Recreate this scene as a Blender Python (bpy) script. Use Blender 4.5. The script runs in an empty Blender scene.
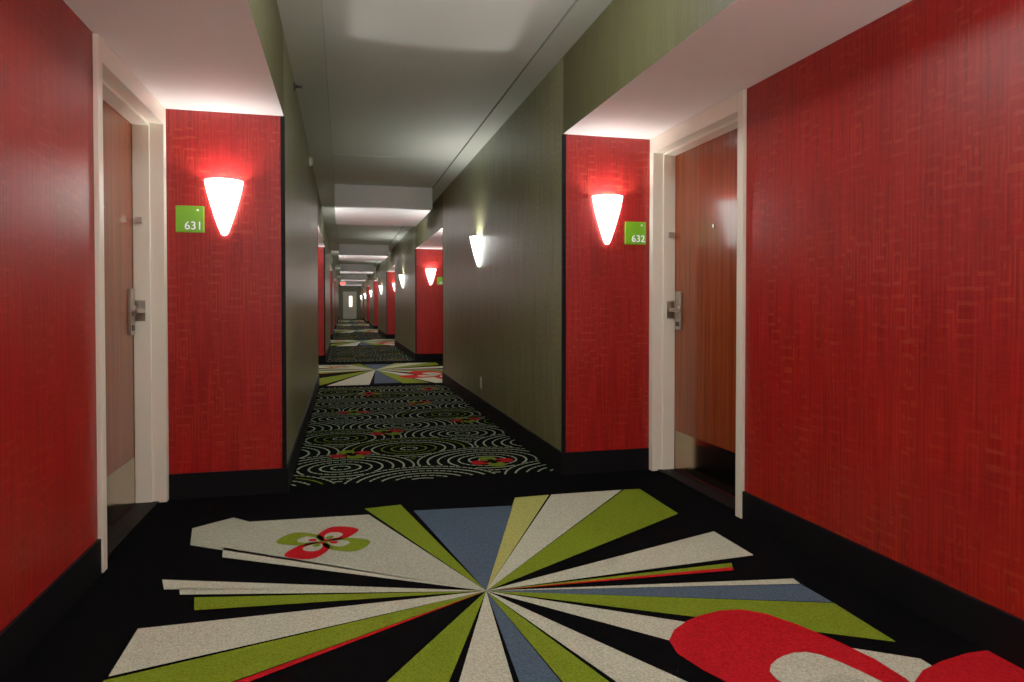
import bpy, math, random, bmesh
from mathutils import Vector
random.seed(4)
S=bpy.context.scene
S.view_settings.view_transform='Standard'
S.view_settings.look='None'
S.view_settings.exposure=0.45
S.view_settings.gamma=1.32
COL=S.collection

# ---------------------------------------------------------------- materials
def mat(name,col,rough=0.6,metal=0.0,spec=0.5,emis=None,estr=0.0):
    m=bpy.data.materials.new(name); m.use_nodes=True
    b=m.node_tree.nodes['Principled BSDF']
    b.inputs['Base Color'].default_value=(*col,1)
    b.inputs['Roughness'].default_value=rough
    b.inputs['Metallic'].default_value=metal
    b.inputs['Specular IOR Level'].default_value=spec
    if emis:
        b.inputs['Emission Color'].default_value=(*emis,1)
        b.inputs['Emission Strength'].default_value=estr
    return m
def N(nt,t,**k):
    n=nt.nodes.new(t)
    for a,v in k.items(): setattr(n,a,v)
    return n
def math_(nt,op,a,b=None,c=None):
    n=N(nt,'ShaderNodeMath',operation=op)
    for i,x in enumerate((a,b,c)):
        if x is None: continue
        if isinstance(x,(int,float)): n.inputs[i].default_value=x
        else: nt.links.new(x,n.inputs[i])
    return n.outputs[0]
def mixc(nt,fac,c1,c2):
    n=N(nt,'ShaderNodeMix',data_type='RGBA')
    if isinstance(fac,(int,float)): n.inputs[0].default_value=fac
    else: nt.links.new(fac,n.inputs[0])
    for i,c in ((6,c1),(7,c2)):
        if isinstance(c,tuple): n.inputs[i].default_value=(*c,1)
        else: nt.links.new(c,n.inputs[i])
    return n.outputs[2]

def wallpaper(name,base,line,dark,rough,amount,spec=0.4,cell=12.0):
    m=mat(name,base,rough,0,spec); nt=m.node_tree; b=nt.nodes['Principled BSDF']
    g=N(nt,'ShaderNodeNewGeometry'); s=N(nt,'ShaderNodeSeparateXYZ'); nt.links.new(g.outputs['Position'],s.inputs[0])
    u=math_(nt,'ADD',s.outputs[0],s.outputs[1])
    c=N(nt,'ShaderNodeCombineXYZ'); nt.links.new(u,c.inputs[0]); nt.links.new(math_(nt,'MULTIPLY',s.outputs[2],0.32),c.inputs[1])
    v=N(nt,'ShaderNodeTexVoronoi',voronoi_dimensions='2D',distance='CHEBYCHEV'); v.inputs['Scale'].default_value=cell
    nt.links.new(c.outputs[0],v.inputs['Vector'])
    r=math_(nt,'FRACT',math_(nt,'MULTIPLY',v.outputs['Distance'],5.5))
    ln=math_(nt,'LESS_THAN',r,0.26)
    def stripe(ku,kz,det,lo=.3,hi=.7):
        c2=N(nt,'ShaderNodeCombineXYZ'); nt.links.new(math_(nt,'MULTIPLY',u,ku),c2.inputs[0]); nt.links.new(math_(nt,'MULTIPLY',s.outputs[2],kz),c2.inputs[1])
        n1=N(nt,'ShaderNodeTexNoise'); n1.inputs['Scale'].default_value=1.0; n1.inputs['Detail'].default_value=det
        nt.links.new(c2.outputs[0],n1.inputs['Vector'])
        r1=N(nt,'ShaderNodeMapRange'); r1.inputs[1].default_value=lo; r1.inputs[2].default_value=hi; nt.links.new(n1.outputs[0],r1.inputs[0])
        return r1.outputs[0]
    ver=stripe(85,2.5,3,.36,.64); hor=stripe(12,150,2,.35,.65); big=stripe(9,.8,2,.3,.7)
    wv=math_(nt,'ADD',math_(nt,'ADD',math_(nt,'MULTIPLY',ver,.55),math_(nt,'MULTIPLY',hor,.22)),math_(nt,'MULTIPLY',big,.23))
    n2=N(nt,'ShaderNodeTexNoise'); n2.inputs['Scale'].default_value=9.0; nt.links.new(c.outputs[0],n2.inputs['Vector'])
    r2=N(nt,'ShaderNodeMapRange'); r2.inputs[1].default_value=0.35; r2.inputs[2].default_value=0.65; nt.links.new(n2.outputs[0],r2.inputs[0])
    lf=math_(nt,'MULTIPLY',ln,math_(nt,'MULTIPLY',r2.outputs[0],amount))
    a=mixc(nt,wv,dark,base)
    o=mixc(nt,lf,a,line)
    nt.links.new(o,b.inputs['Base Color'])
    bm=N(nt,'ShaderNodeBump'); bm.inputs['Strength'].default_value=0.12; bm.inputs['Distance'].default_value=0.002
    nt.links.new(math_(nt,'ADD',math_(nt,'MULTIPLY',ln,.5),wv),bm.inputs['Height']); nt.links.new(bm.outputs[0],b.inputs['Normal'])
    return m
def noisy(name,c1,c2,scale,rough,bump=0.3,dist=0.002,spec=0.3):
    m=mat(name,c1,rough,0,spec); nt=m.node_tree; b=nt.nodes['Principled BSDF']
    g=N(nt,'ShaderNodeNewGeometry')
    n=N(nt,'ShaderNodeTexNoise'); n.inputs['Scale'].default_value=scale; n.inputs['Detail'].default_value=4
    nt.links.new(g.outputs['Position'],n.inputs['Vector'])
    r=N(nt,'ShaderNodeMapRange'); r.inputs[1].default_value=0.3; r.inputs[2].default_value=0.7
    nt.links.new(n.outputs[0],r.inputs[0])
    nt.links.new(mixc(nt,r.outputs[0],c1,c2),b.inputs['Base Color'])
    bm=N(nt,'ShaderNodeBump'); bm.inputs['Strength'].default_value=bump; bm.inputs['Distance'].default_value=dist
    nt.links.new(n.outputs[0],bm.inputs['Height']); nt.links.new(bm.outputs[0],b.inputs['Normal'])
    return m
def wood(name):
    m=mat(name,(0.2,0.04,0.02),0.42,0,0.25); nt=m.node_tree; b=nt.nodes['Principled BSDF']
    b.inputs['Specular Tint'].default_value=(1,.66,.46,1)
    b.inputs['Coat Weight'].default_value=0.55; b.inputs['Coat Roughness'].default_value=0.15; b.inputs['Coat IOR'].default_value=1.4
    b.inputs['Coat Tint'].default_value=(1,.9,.8,1)
    g=N(nt,'ShaderNodeNewGeometry'); mp=N(nt,'ShaderNodeMapping'); mp.inputs['Scale'].default_value=(30,30,0.8)
    nt.links.new(g.outputs['Position'],mp.inputs[0])
    n=N(nt,'ShaderNodeTexNoise'); n.inputs['Scale'].default_value=1.5; n.inputs['Detail'].default_value=6; n.inputs['Distortion'].default_value=0.3
    nt.links.new(mp.outputs[0],n.inputs['Vector'])
    cr=N(nt,'ShaderNodeValToRGB'); e=cr.color_ramp.elements
    e[0].position=0.3; e[0].color=(0.115,0.015,0.004,1); e[1].position=0.72; e[1].color=(0.28,0.052,0.012,1)
    nt.links.new(n.outputs[0],cr.inputs[0]); nt.links.new(cr.outputs[0],b.inputs['Base Color'])
    return m

M_red=wallpaper('red_wallpaper',(0.37,0.0055,0.005),(0.42,0.060,0.018),(0.15,0.0010,0.002),0.42,0.34,0.3)
M_green=wallpaper('green_wallpaper',(0.25,0.25,0.115),(0.33,0.33,0.17),(0.060,0.068,0.026),0.38,0.35)
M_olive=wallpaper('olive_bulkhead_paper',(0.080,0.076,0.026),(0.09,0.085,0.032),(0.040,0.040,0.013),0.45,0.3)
M_white=noisy('soffit_paint',(0.95,0.96,0.955),(0.93,0.94,0.935),60,0.7,0.1)
M_ceil=noisy('ceiling_paint',(0.74,0.78,0.71),(0.70,0.74,0.67),90,0.75,0.3)
M_cstrip=noisy('ceiling_border_paint',(0.66,0.71,0.62),(0.62,0.67,0.58),90,0.7,0.2)
M_cgrey=mat('border_edge_grey',(0.12,0.13,0.11),0.7)  # dark grey for the side face of the ceiling border strip
M_black=mat('black_trim',(0.003,0.003,0.004),0.6,0,0.10)
M_carpet=noisy('black_carpet',(0.0008,0.0008,0.001),(0.003,0.003,0.0035),260,0.95,0.5,0.004,0.01)
def cm(n,c): return noisy(n,tuple(x*0.60 for x in c),tuple(min(1,x*1.2) for x in c),150,0.95,0.6,0.004,0.05)
C_green=cm('carpet_green',(0.130,0.20,0.009)); C_white=cm('carpet_white',(0.46,0.49,0.36)); C_grey=cm('carpet_grey',(0.36,0.39,0.29))
C_blue=cm('carpet_blue',(0.048,0.078,0.120)); C_pale=cm('carpet_pale_green',(0.36,0.39,0.09)); C_red=cm('carpet_red',(0.40,0.005,0.008))
C_line=cm('carpet_line_sage',(0.36,0.44,0.31))
M_frame=mat('cream_frame_paint',(0.82,0.78,0.64),0.4)
M_wood=wood('cherry_veneer')
M_steel=mat('brushed_nickel',(0.45,0.42,0.37),0.28,1.0)
M_kick=mat('polished_bronze_plate',(0.36,0.28,0.18),0.15,1.0)
M_dark=mat('dark_plastic',(0.02,0.02,0.02),0.4)
M_sign=mat('sign_green',(0.12,0.38,0.005),0.35,0,0.5,(0.12,0.45,0.005),0.05)
M_text=mat('sign_text_white',(0.9,0.9,0.85),0.4,0,0.5,(1,1,1),0.2)
M_glass=mat('lit_opal_glass',(0.9,0.88,0.82),0.3,0,0.5,(1.0,0.97,0.90),5.5)
M_dome=mat('fill_dome_glass',(0.9,0.88,0.82),0.3,0,0.5,(1.0,0.98,0.92),9.0)  # glow of the added dome fill lights
M_outlet=mat('outlet_plastic',(0.55,0.5,0.36),0.4)
M_exit=mat('exit_red',(0.6,0.02,0.02),0.4,0,0.5,(1,0.03,0.02),3.0)

# ---------------------------------------------------------------- mesh builder
class MB:
    def __init__(s): s.v=[];s.f=[];s.m=[];s.mats=[]
    def mi(s,m):
        if m not in s.mats: s.mats.append(m)
        return s.mats.index(m)
    def poly(s,pts,m):
        b=len(s.v); s.v+=[tuple(p) for p in pts]; s.f.append(list(range(b,b+len(pts)))); s.m.append(s.mi(m))
    def box(s,x0,x1,y0,y1,z0,z1,m,**o):
        b=len(s.v)
        s.v+=[(x0,y0,z0),(x1,y0,z0),(x1,y1,z0),(x0,y1,z0),(x0,y0,z1),(x1,y0,z1),(x1,y1,z1),(x0,y1,z1)]
        for k,f in (('nz',(0,3,2,1)),('pz',(4,5,6,7)),('ny',(0,1,5,4)),('px',(1,2,6,5)),('py',(2,3,7,6)),('nx',(3,0,4,7))):
            s.f.append([b+i for i in f]); s.m.append(s.mi(o.get(k,m)))
    def make(s,name,parent=None,bevel=0,smooth=False,loc=None,link=True):
        me=bpy.data.meshes.new(name); me.from_pydata(s.v,[],s.f)
        for m in s.mats: me.materials.append(m)
        for p,i in zip(me.polygons,s.m): p.material_index=i; p.use_smooth=smooth
        me.update()
        return obj(name,me,parent,loc,bevel)
def obj(name,me,parent=None,loc=None,bevel=0,rot=None):
    o=bpy.data.objects.new(name,me); COL.objects.link(o)
    if parent: o.parent=parent
    if loc: o.location=loc
    if rot is not None: o.rotation_euler=rot
    if bevel:
        md=o.modifiers.new('bevel','BEVEL'); md.width=bevel; md.segments=2; md.limit_method='ANGLE'
    return o
def empty(name,loc,rot=0):
    e=bpy.data.objects.new(name,None); e.location=loc; e.rotation_euler=(0,0,rot); e.empty_display_size=0.1; COL.objects.link(e); return e

# ---------------------------------------------------------------- layout
XL,XR=-0.32,1.335          # corridor walls
AL,AR=-0.945,1.935         # alcove back walls
ZS,ZC=2.13,2.63
PER=8.9; A0,A1=0.4,4.05    # alcove span
DW=1.06                    # door unit width
K=range(0,6); YEND=A1+PER*5+5.3; YB=-4.9

for side in ('left','right'):
    sg=-1 if side=='left' else 1
    xi=XL if sg<0 else XR; xa=AL if sg<0 else AR; xo=-1.25 if sg<0 else 2.27
    inn='px' if sg<0 else 'nx'
    def bx(mb,xa_,xb_,*r,**o): mb.box(min(xa_,xb_),max(xa_,xb_),*r,**o)
    w=MB(); bb=MB(); so=MB(); tr=MB(); T=0.012
    blocks=[(YB,A0)]+[(A1+PER*k,A0+PER*(k+1)) for k in K]
    for (y0,y1) in blocks:
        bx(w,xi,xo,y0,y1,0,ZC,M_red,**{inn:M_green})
        bx(bb,xi,xi-sg*T,y0-T,y1+T,0,0.14,M_black)
        for y,ds in ((y0,-1),(y1,1)):
            ya,yb=sorted((y,y+ds*T)); bx(bb,xi,xa,ya,yb,0,0.14,M_black)
            ya,yb=sorted((y-ds*0.016,y+ds*0.005)); bx(tr,xi+sg*0.0,xi-sg*0.005,ya,yb,0.14,ZS-.002,M_black)
            ya,yb=sorted((y,y+ds*0.005)); bx(tr,xi,xi+sg*0.018,ya,yb,0.14,ZS-.002,M_black)
    for k in K:
        a0,a1=A0+PER*k,A1+PER*k
        bx(w,xa,xo,a0,a1-DW,0,ZS,M_red)
        bx(w,xa+sg*0.2,xo,a1-DW,a1,0,ZS,M_red)
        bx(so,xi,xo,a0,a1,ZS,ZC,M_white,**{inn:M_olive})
        bx(bb,xa,xa-sg*T,a0,a1-DW-0.0,0,0.14,M_black)
    w.make('wall_'+side); bb.make('baseboard_'+side); so.make('ceiling_soffit_'+side); tr.make('trim_1' if sg<0 else 'trim_2')

w=MB(); w.box(-1.25,2.27,YEND,YEND+.15,0,ZC,M_green); w.make('wall_back')
w=MB(); w.box(-1.25,2.27,YB-.15,YB,0,ZC,M_green); w.make('wall_front')
f=MB(); f.box(-1.25,2.27,YB-.15,YEND+.15,-0.1,0,M_carpet); f.make('floor')
c=MB(); c.box(-1.25,2.27,YB-.15,YEND+.15,ZC,ZC+.1,M_ceil)
c.make('ceiling')
c=MB()
for x0,x1 in ((XL,-0.10),(1.165,XR)): c.box(x0,x1,YB,YEND,ZC-.02,ZC,M_cstrip,px=M_black if x0<0 else M_cstrip,nx=M_cgrey)
c.make('trim_3')
c=MB()
for k in range(0,6):
    y=0.2+PER*k; c.box(-0.10,1.165,y,y+2.1,2.35,ZC,M_white)
c.make('ceiling_beam',bevel=.004)
c=MB()
for k in range(0,6):
    y=7.3+PER*k
    c.box(-0.10,1.165,y,y+.012,ZC-.006,ZC,M_cstrip)
c.make('trim_4')

# ---------------------------------------------------------------- carpet star
cx,cy=0.5125,2.46
R=(-0.68,1.70,0.35,3.62)
def ray(dx,dy,ins=0.0):
    t=1e9
    if dx>0: t=min(t,(R[1]-cx)/dx)
    if dx<0: t=min(t,(R[0]-cx)/dx)
    if dy>0: t=min(t,(R[3]-cy)/dy)
    if dy<0: t=min(t,(R[2]-cy)/dy)
    t*=1-ins
    return (cx+dx*t,cy+dy*t)
PR1=[(0,0.02),(.08,.13),(.22,.25),(.38,.335),(.55,.385),(.72,.39),(.85,.345),(.94,.24),(.985,.12),(1.0,0.02)]
PR2=[(.02,0.03),(.10,.17),(.22,.27),(.36,.325),(.52,.345),(.70,.35),(.84,.33),(.93,.27),(.98,.17),(1.0,0.05)]
def petal(px,py,ang,Rr,z,m,mb,sc=1.0,xmax=1.92,wide=1.0,s0=0.0,prof=PR1):
    pts=[(s,w*wide) for s,w in prof]+[(s,-w*wide) for s,w in reversed(prof)]
    ca,sa=math.cos(ang),math.sin(ang)
    out=[]
    for s,w in pts:
        s=s*sc+s0; w=w*sc
        out.append((min(xmax,px+(s*ca-w*sa)*Rr),py+(s*sa+w*ca)*Rr,z))
    mb.poly(out,m)
def starmesh():
    s=MB(); z=0.002
    def wd(m,*p): s.poly([(cx,cy,z)]+[(a,b,z) for a,b in p],m)
    wd(C_green,(.293,3.64),(.106,3.614))
    wd(C_blue,(.870,3.478),(.350,3.519))
    wd(C_pale,(1.115,3.63),(.916,3.619))
    wd(C_white,(1.551,3.627),(1.13,3.63))
    wd(C_green,(1.654,3.143),(1.66,3.62),(1.565,3.627))
    wd(C_white,(1.69,2.541),(1.686,2.854))
    wd(C_green,(1.53,2.445),(1.55,2.485)); wd(C_red,(1.517,2.415),(1.53,2.445))
    wd(C_white,(1.688,2.236),(1.693,2.283))
    wd(C_blue,(1.695,2.066),(1.688,2.230))
    wd(C_green,(1.69,1.774),(1.695,2.06))
    wd(C_white,(1.68,1.25),(1.68,1.67))
    wd(C_white,ray(.2245,-.662),ray(.4115,-.71))
    wd(C_green,ray(.0825,-.629,.03),ray(.2055,-.659,.03))
    wd(C_blue,ray(-.0325,-.6,.06),ray(.0775,-.629,.06))
    wd(C_white,ray(-.1915,-.558),ray(-.0495,-.596))
    wd(C_green,ray(-.3835,-.512,.04),ray(-.2195,-.553))
    wd(C_red,(-.66,1.845),(-.66,1.80)); wd(C_green,(-.66,2.13),(-.66,1.855))
    wd(C_white,(-.658,2.446),(-.656,2.15))
    wd(C_green,(-.529,2.661),(-.507,2.549))
    wd(C_white,(-.60,2.76),(-.585,2.70))
    wd(C_white,(-.683,2.863),(-.654,2.765))
    wd(C_white,(-.515,3.185),(-.498,3.06))
    wd(C_grey,(.122,3.506),(-.45,3.53),(-.536,3.62),(-.70,3.49),(-.661,3.25))
    FX,FY=1.44,1.36
    for i,(ad,rr) in enumerate(((112,.77),(8,.63),(-72,.77),(-166,.63))):
        a=math.radians(ad)
        petal(FX,FY,a,rr,.003,C_red,s,prof=PR2,wide=.90 if rr>.7 else 1.10)
        petal(FX,FY,a,rr,.004,C_white,s,.50,wide=.90,s0=.08,prof=PR2)
        petal(FX,FY,a,rr,.005,C_grey,s,.30,wide=.90,s0=.10,prof=PR2)
    for i in range(4):
        a=math.radians(60+90*i)
        petal(-.09,3.15,a,.215,.003,C_red if i%2==0 else C_green,s,prof=PR2,wide=1.1); petal(-.09,3.15,a,.215,.004,C_grey,s,.46,s0=.12)
        petal(-.09,3.15,a,.215,.005,C_green if i%2==0 else C_red,s,.2,s0=.14)
    return s
sm=starmesh().make('floor_star_inlay')
for k in range(1,6): obj('floor_star_inlay',sm.data,loc=(0,PER*k,0))

# patterned runner: overlapping concentric fans + little flowers
def runner():
    s=MB(); z=.002; y0,y1=4.16,9.02; x0,x1=XL+.03,XR-.03
    RO=.50; P=.50; SX=.98
    cents=[]
    nrow=int((y1-y0)/P)+3
    for row in range(-1,nrow):
        off=0.0 if row%2==0 else SX/2
        for ix in range(-1,4): cents.append((row,ix,x0-.22+off+ix*SX,y0-.1+row*P))
    for row,ix,fx,fy in cents:
        rings=[.06,.13,.20,.27,.34,.41,.475]
        for ri,r in enumerate(rings):
            m=C_line
            if (row+ix)%3==0 and ri in (1,2,5): m=C_green
            nd=max(10,int(r*math.pi*2/0.045))
            for j in range(nd):
                a0=2*math.pi*j/nd; a1=2*math.pi*(j+(1.0 if ri%2 else .78))/nd
                am=(a0+a1)/2; mx,my=fx+r*math.cos(am),fy+r*math.sin(am)*.86
                if not (x0<mx<x1 and y0<my<y1): continue
                if any(rw<row and rw>=row-2 and (mx-qx)**2+((my-qy)/.86)**2<RO*RO for rw,_,qx,qy in cents): continue
                w_=.0062
                s.poly([(fx+rr*math.cos(a),fy+.86*rr*math.sin(a),z) for a,rr in ((a0,r-w_),(a0,r+w_),(a1,r+w_),(a1,r-w_))][::-1],m)
    for (px,py) in ((.05,4.95),(.98,4.5),(.35,5.75),(1.1,6.2),(.1,6.9),(.8,7.4),(.3,8.3),(1.05,8.6)):
        a0=random.random()*1.5
        for i in range(4):
            petal(px,py,a0+i*math.pi/2,.15,.003,C_red if i%2==0 else C_green,s,xmax=XR-.02)
            petal(px,py,a0+i*math.pi/2,.15,.004,M_carpet,s,.42,xmax=XR-.02)
    return s
rm=runner().make('floor_runner_pattern')
for k in range(1,6): obj('floor_runner_pattern',rm.data,loc=(0,PER*k,0))

# ---------------------------------------------------------------- doors
def door(name,sg,ax,y1):
    e=empty(name,(ax,y1-DW/2,0)); H=DW/2-.004; D=.135
    def b(mb,d0,d1,ya,yb,za,zb,m):
        xs=sorted((sg*d0,sg*d1)); mb.box(xs[0],xs[1],ya,yb,za,zb,m)
    f=MB(); fw=.05; Z=ZS-.002
    for s_ in (-1,1):
        ya,yb=sorted((s_*H,s_*(H-fw))); b(f,-.018,.18,ya,yb,.001,Z,M_frame)
        ya,yb=sorted((s_*(H-fw),s_*(H-fw-.012))); b(f,.05,D-.002,ya,yb,.001,Z-.10,M_frame)
    b(f,-.018,.18,-H+fw,H-fw,Z-.095,Z,M_frame)
    b(f,.05,D-.002,-H+fw,H-fw,Z-.11,Z-.095,M_frame)
    f.make('frame',e,bevel=.003)
    L=MB(); hw=H-fw-.003; b(L,D,D+.045,-hw,hw,.012,Z-.10,M_wood); L.make('leaf',e,bevel=.002)
    k=MB(); b(k,D-.003,D-.0003,-hw+.02,hw-.02,.02,.26,M_kick); k.make('kick_plate',e)
    t=MB(); b(t,.02,.18,-hw,hw,.001,.010,M_black); t.make('threshold',e)
    ly=hw-.075
    p=MB(); b(p,D-.018,D-.0003,ly-.034,ly+.034,.91,1.15,M_steel); b(p,D-.022,D-.017,ly-.02,ly+.02,.93,.96,M_dark); p.make('lock_plate',e,bevel=.006)
    def cyl(nm,d0,d1,y,z,r,m,r2=None):
        mb=MB(); n=20; r2=r2 or r
        A=[(sg*d0,y+r*math.cos(2*math.pi*i/n),z+r*math.sin(2*math.pi*i/n)) for i in range(n)]
        B=[(sg*d1,y+r2*math.cos(2*math.pi*i/n),z+r2*math.sin(2*math.pi*i/n)) for i in range(n)]
        for i in range(n):
            j=(i+1)%n; q=[A[i],A[j],B[j],B[i]]; mb.poly(q if sg>0 else q[::-1],m)
        mb.poly(A[::-1] if sg>0 else A,m); mb.make(nm,e)
    LZ=1.035
    cyl('lever_spindle',D-.065,D-.016,ly,LZ,.012,M_steel)
    cyl('lever_rose',D-.027,D-.016,ly,LZ,.026,M_steel)
    lv=MB(); b(lv,D-.072,D-.058,ly-.12,ly+.016,LZ-.011,LZ+.011,M_steel); lv.make('lever',e,bevel=.005)
    cyl('peephole',D-.006,D+.001,0,1.52,.010,M_steel)
    h=MB()
    for z in (.25,1.0,1.8): b(h,D-.012,D,-hw-.001,-hw+.016,z,z+.11,M_steel)
    h.make('hinges',e)
    st=MB(); b(st,D-.06,D-.01,H-fw-.0155,H-fw-.0122,.98,1.09,M_steel)
    b(st,D-.05,D-.02,H-fw-.035,H-fw-.0122,1.50,1.53,M_steel); st.make('strike_plate',e)
    return e
n=1
for k in K:
    for sg,ax in ((-1,AL),(1,AR)):
        door('door_%d'%n,sg,ax,A1+PER*k-.001); n+=1

e=empty('door_%d'%n,(0.51,YEND,0))
d=MB(); d.box(-.5,.5,-.06,-.002,.001,2.1,M_frame); d.make('frame',e)
d=MB(); d.box(-.44,.44,-.08,-.061,.01,2.04,M_frame); d.make('leaf',e)
d=MB(); d.box(-.05,.18,-.09,-.081,.95,1.75,mat('door_glass_lit',(.8,.8,.7),.2,0,.5,(1,.9,.7),1.6)); d.make('vision_panel',e)
e=empty('exit_sign',(0.0,44.0,2.42))
d=MB(); d.box(-.16,.16,-.02,.02,-.1,.1,M_text); d.box(-.13,.13,-.024,-.0201,-.07,.07,M_exit); d.make('sign_box',e)
d=MB(); d.box(-.015,.015,-.015,.015,.1,.209,M_text); d.make('stem',e)

# ---------------------------------------------------------------- sconces
def shade_mesh():
    mb=MB(); n=28
    prof=[(0.0,.008),(.012,.019),(.04,.030),(.09,.047),(.14,.062),(.19,.076),(.24,.089),(.28,.097),(.30,.100)]
    rings=[]
    for z,r in prof: rings.append([(r*math.cos(math.pi+math.pi*i/n),r*.92*math.sin(math.pi+math.pi*i/n)-.006,z) for i in range(n+1)])
    inn=[[(r_*.93*math.cos(math.pi+math.pi*i/n),r_*.86*math.sin(math.pi+math.pi*i/n)-.008,z) for i in range(n+1)] for z,r_ in reversed(prof[3:])]
    rr=rings+inn
    for a,b in zip(rr,rr[1:]):
        for i in range(n): mb.poly([a[i],a[i+1],b[i+1],b[i]],M_glass)
    mb.poly([rings[0][i] for i in range(n+1)][::-1],M_glass)
    me=bpy.data.meshes.new('shade'); me.from_pydata(mb.v,[],mb.f); me.materials.append(M_glass)
    for p in me.polygons: p.use_smooth=True
    bm=bmesh.new(); bm.from_mesh(me); bmesh.ops.remove_doubles(bm,verts=bm.verts,dist=.0002); bm.to_mesh(me); bm.free()
    return me
SH=shade_mesh()
PM=bpy.data.meshes.new('back_plate'); pl=MB(); pl.box(-.03,.03,-.006,0,.04,.27,M_steel)
PM.from_pydata(pl.v,[],pl.f); PM.materials.append(M_steel)
LD={}
def lampdata(p,rad=.03,col=(1,.96,.90)):
    if (p,rad) not in LD:
        l=bpy.data.lights.new('bulb','POINT'); l.energy=p; l.color=col; l.shadow_soft_size=rad; LD[(p,rad)]=l
    return LD[(p,rad)]
def sconce(x,y,rot,p=5.0,z=1.45,bz=.245):
    e=empty('wall_sconce',(x,y,z),rot)
    obj('shade',SH,e); obj('back_plate',PM,e)
    obj('bulb',lampdata(p),e,loc=(0,-.052,bz))
for k in K:
    y1=A1+PER*k; y0=A0+PER*k
    for x in (-.635,1.625):
        sconce(x,y1,0,5.0); sconce(x,y0,math.pi,46.0 if k==0 else 26.0,bz=.285)
    sconce(XR,6.72+PER*k,-math.pi/2,12.0)
for yy in (6.72-PER,):
    sconce(XR,yy,-math.pi/2,14.0)
    sconce(XL,yy,math.pi/2,14.0)  # unseen left sconce added as fill; the left wall has none ahead

def fill_dome(x,y,p=12.0):  # added ceiling dome, always out of view, works as fill light
    e=empty('ceiling_fill_light',(x,y,ZC))
    mb=MB(); nn=24; pr=[(.165,-.025),(.155,-.055),(.125,-.085),(.08,-.105),(.03,-.113),(.002,-.114)]
    RR=[[(r*math.cos(2*math.pi*i/nn),r*math.sin(2*math.pi*i/nn),z) for i in range(nn)] for r,z in pr]
    for a,b in zip(RR,RR[1:]):
        for i in range(nn):
            j=(i+1)%nn; mb.poly([a[i],a[j],b[j],b[i]],M_dome)
    mb.make('glass_dome',e,smooth=True)
    mb=MB(); A=[(.18*math.cos(2*math.pi*i/nn),.18*math.sin(2*math.pi*i/nn)) for i in range(nn)]
    for i in range(nn):
        j=(i+1)%nn; mb.poly([(*A[i],0),(*A[j],0),(*A[j],-.026),(*A[i],-.026)],M_steel)
    mb.poly([(*a,-.026) for a in A],M_steel); mb.make('rim',e)
    obj('bulb',lampdata(p,.07,(1,.98,.90)),e,loc=(0,0,-.20))
for k in range(0,6): fill_dome(.5125,2.62+PER*k)  # hidden behind the beams, added to brighten floor and alcoves
fill_dome(.5125,-.7,14.0)  # unseen behind the camera, added as corridor fill
fill_dome(.5125,-3.0,24.0)  # second added fill light, farther behind the camera

# ---------------------------------------------------------------- signs
def sign(x,y,z,txt):
    e=empty('room_number_sign',(x,y,z))
    s=MB(); s.box(-.072,.072,-.010,0,-.072,.072,M_sign); s.make('plaque',e,bevel=.003)
    s=MB(); s.box(.035,.045,-.0115,-.0101,.045,.055,M_text); s.make('logo_dot',e)
    c=bpy.data.curves.new('number','FONT'); c.body=txt; c.size=.062; c.extrude=.0006; c.align_x='RIGHT'
    c.materials.append(M_text)
    obj('number',c,e,loc=(.064,-.0108,-.056),rot=(math.pi/2,0,0))
for k in K:
    sign(-.81,A1+PER*k,1.535,str(631+2*k)); sign(1.82,A1+PER*k,1.525,str(632+2*k))

# ---------------------------------------------------------------- small fittings
e=empty('wall_outlet',(XR,6.65,.29))
s=MB(); s.box(-.006,0,-.036,.036,-.058,.058,M_outlet); s.make('cover_plate',e,bevel=.002)
s=MB()
for z in (-.028,.018):
    s.box(-.0085,-.0061,-.017,.017,z-.0,z+.026,M_frame)
s.make('sockets',e,bevel=.002)
def lathe_x(nm,prof,e,m):
    mb=MB(); n=18
    R_=[[(x,r*math.cos(2*math.pi*i/n),r*math.sin(2*math.pi*i/n)) for i in range(n)] for x,r in prof]
    for a,b in zip(R_,R_[1:]):
        for i in range(n):
            j=(i+1)%n; mb.poly([a[i],a[j],b[j],b[i]],m)
    mb.poly(R_[-1],m); mb.make(nm,e,smooth=False)
e=empty('fire_sprinkler',(XL,4.9,2.56))
lathe_x('escutcheon',[(0,.03),(.006,.029),(.012,.012),(.03,.010),(.035,.007),(.05,.006),(.052,.015),(.055,.015)],e,M_dark)
e=empty('smoke_detector',(XL,7.1,2.50))
lathe_x('housing',[(0,.045),(.015,.045),(.028,.036),(.033,.02)],e,M_frame)

# ---------------------------------------------------------------- camera & world
cam=bpy.data.cameras.new('camera'); co=bpy.data.objects.new('camera',cam); COL.objects.link(co)
cam.sensor_width=36; cam.lens=680/1024*36; cam.shift_y=-24.1/1024
co.location=(0,0,1.065); co.rotation_euler=(math.radians(89.0),0,-math.atan(169/680))
cam.clip_start=.02; cam.clip_end=200
S.camera=co
w=bpy.data.worlds.new('world'); S.world=w; w.use_nodes=True
w.node_tree.nodes['Background'].inputs[0].default_value=(.5,.5,.5,1); w.node_tree.nodes['Background'].inputs[1].default_value=.2
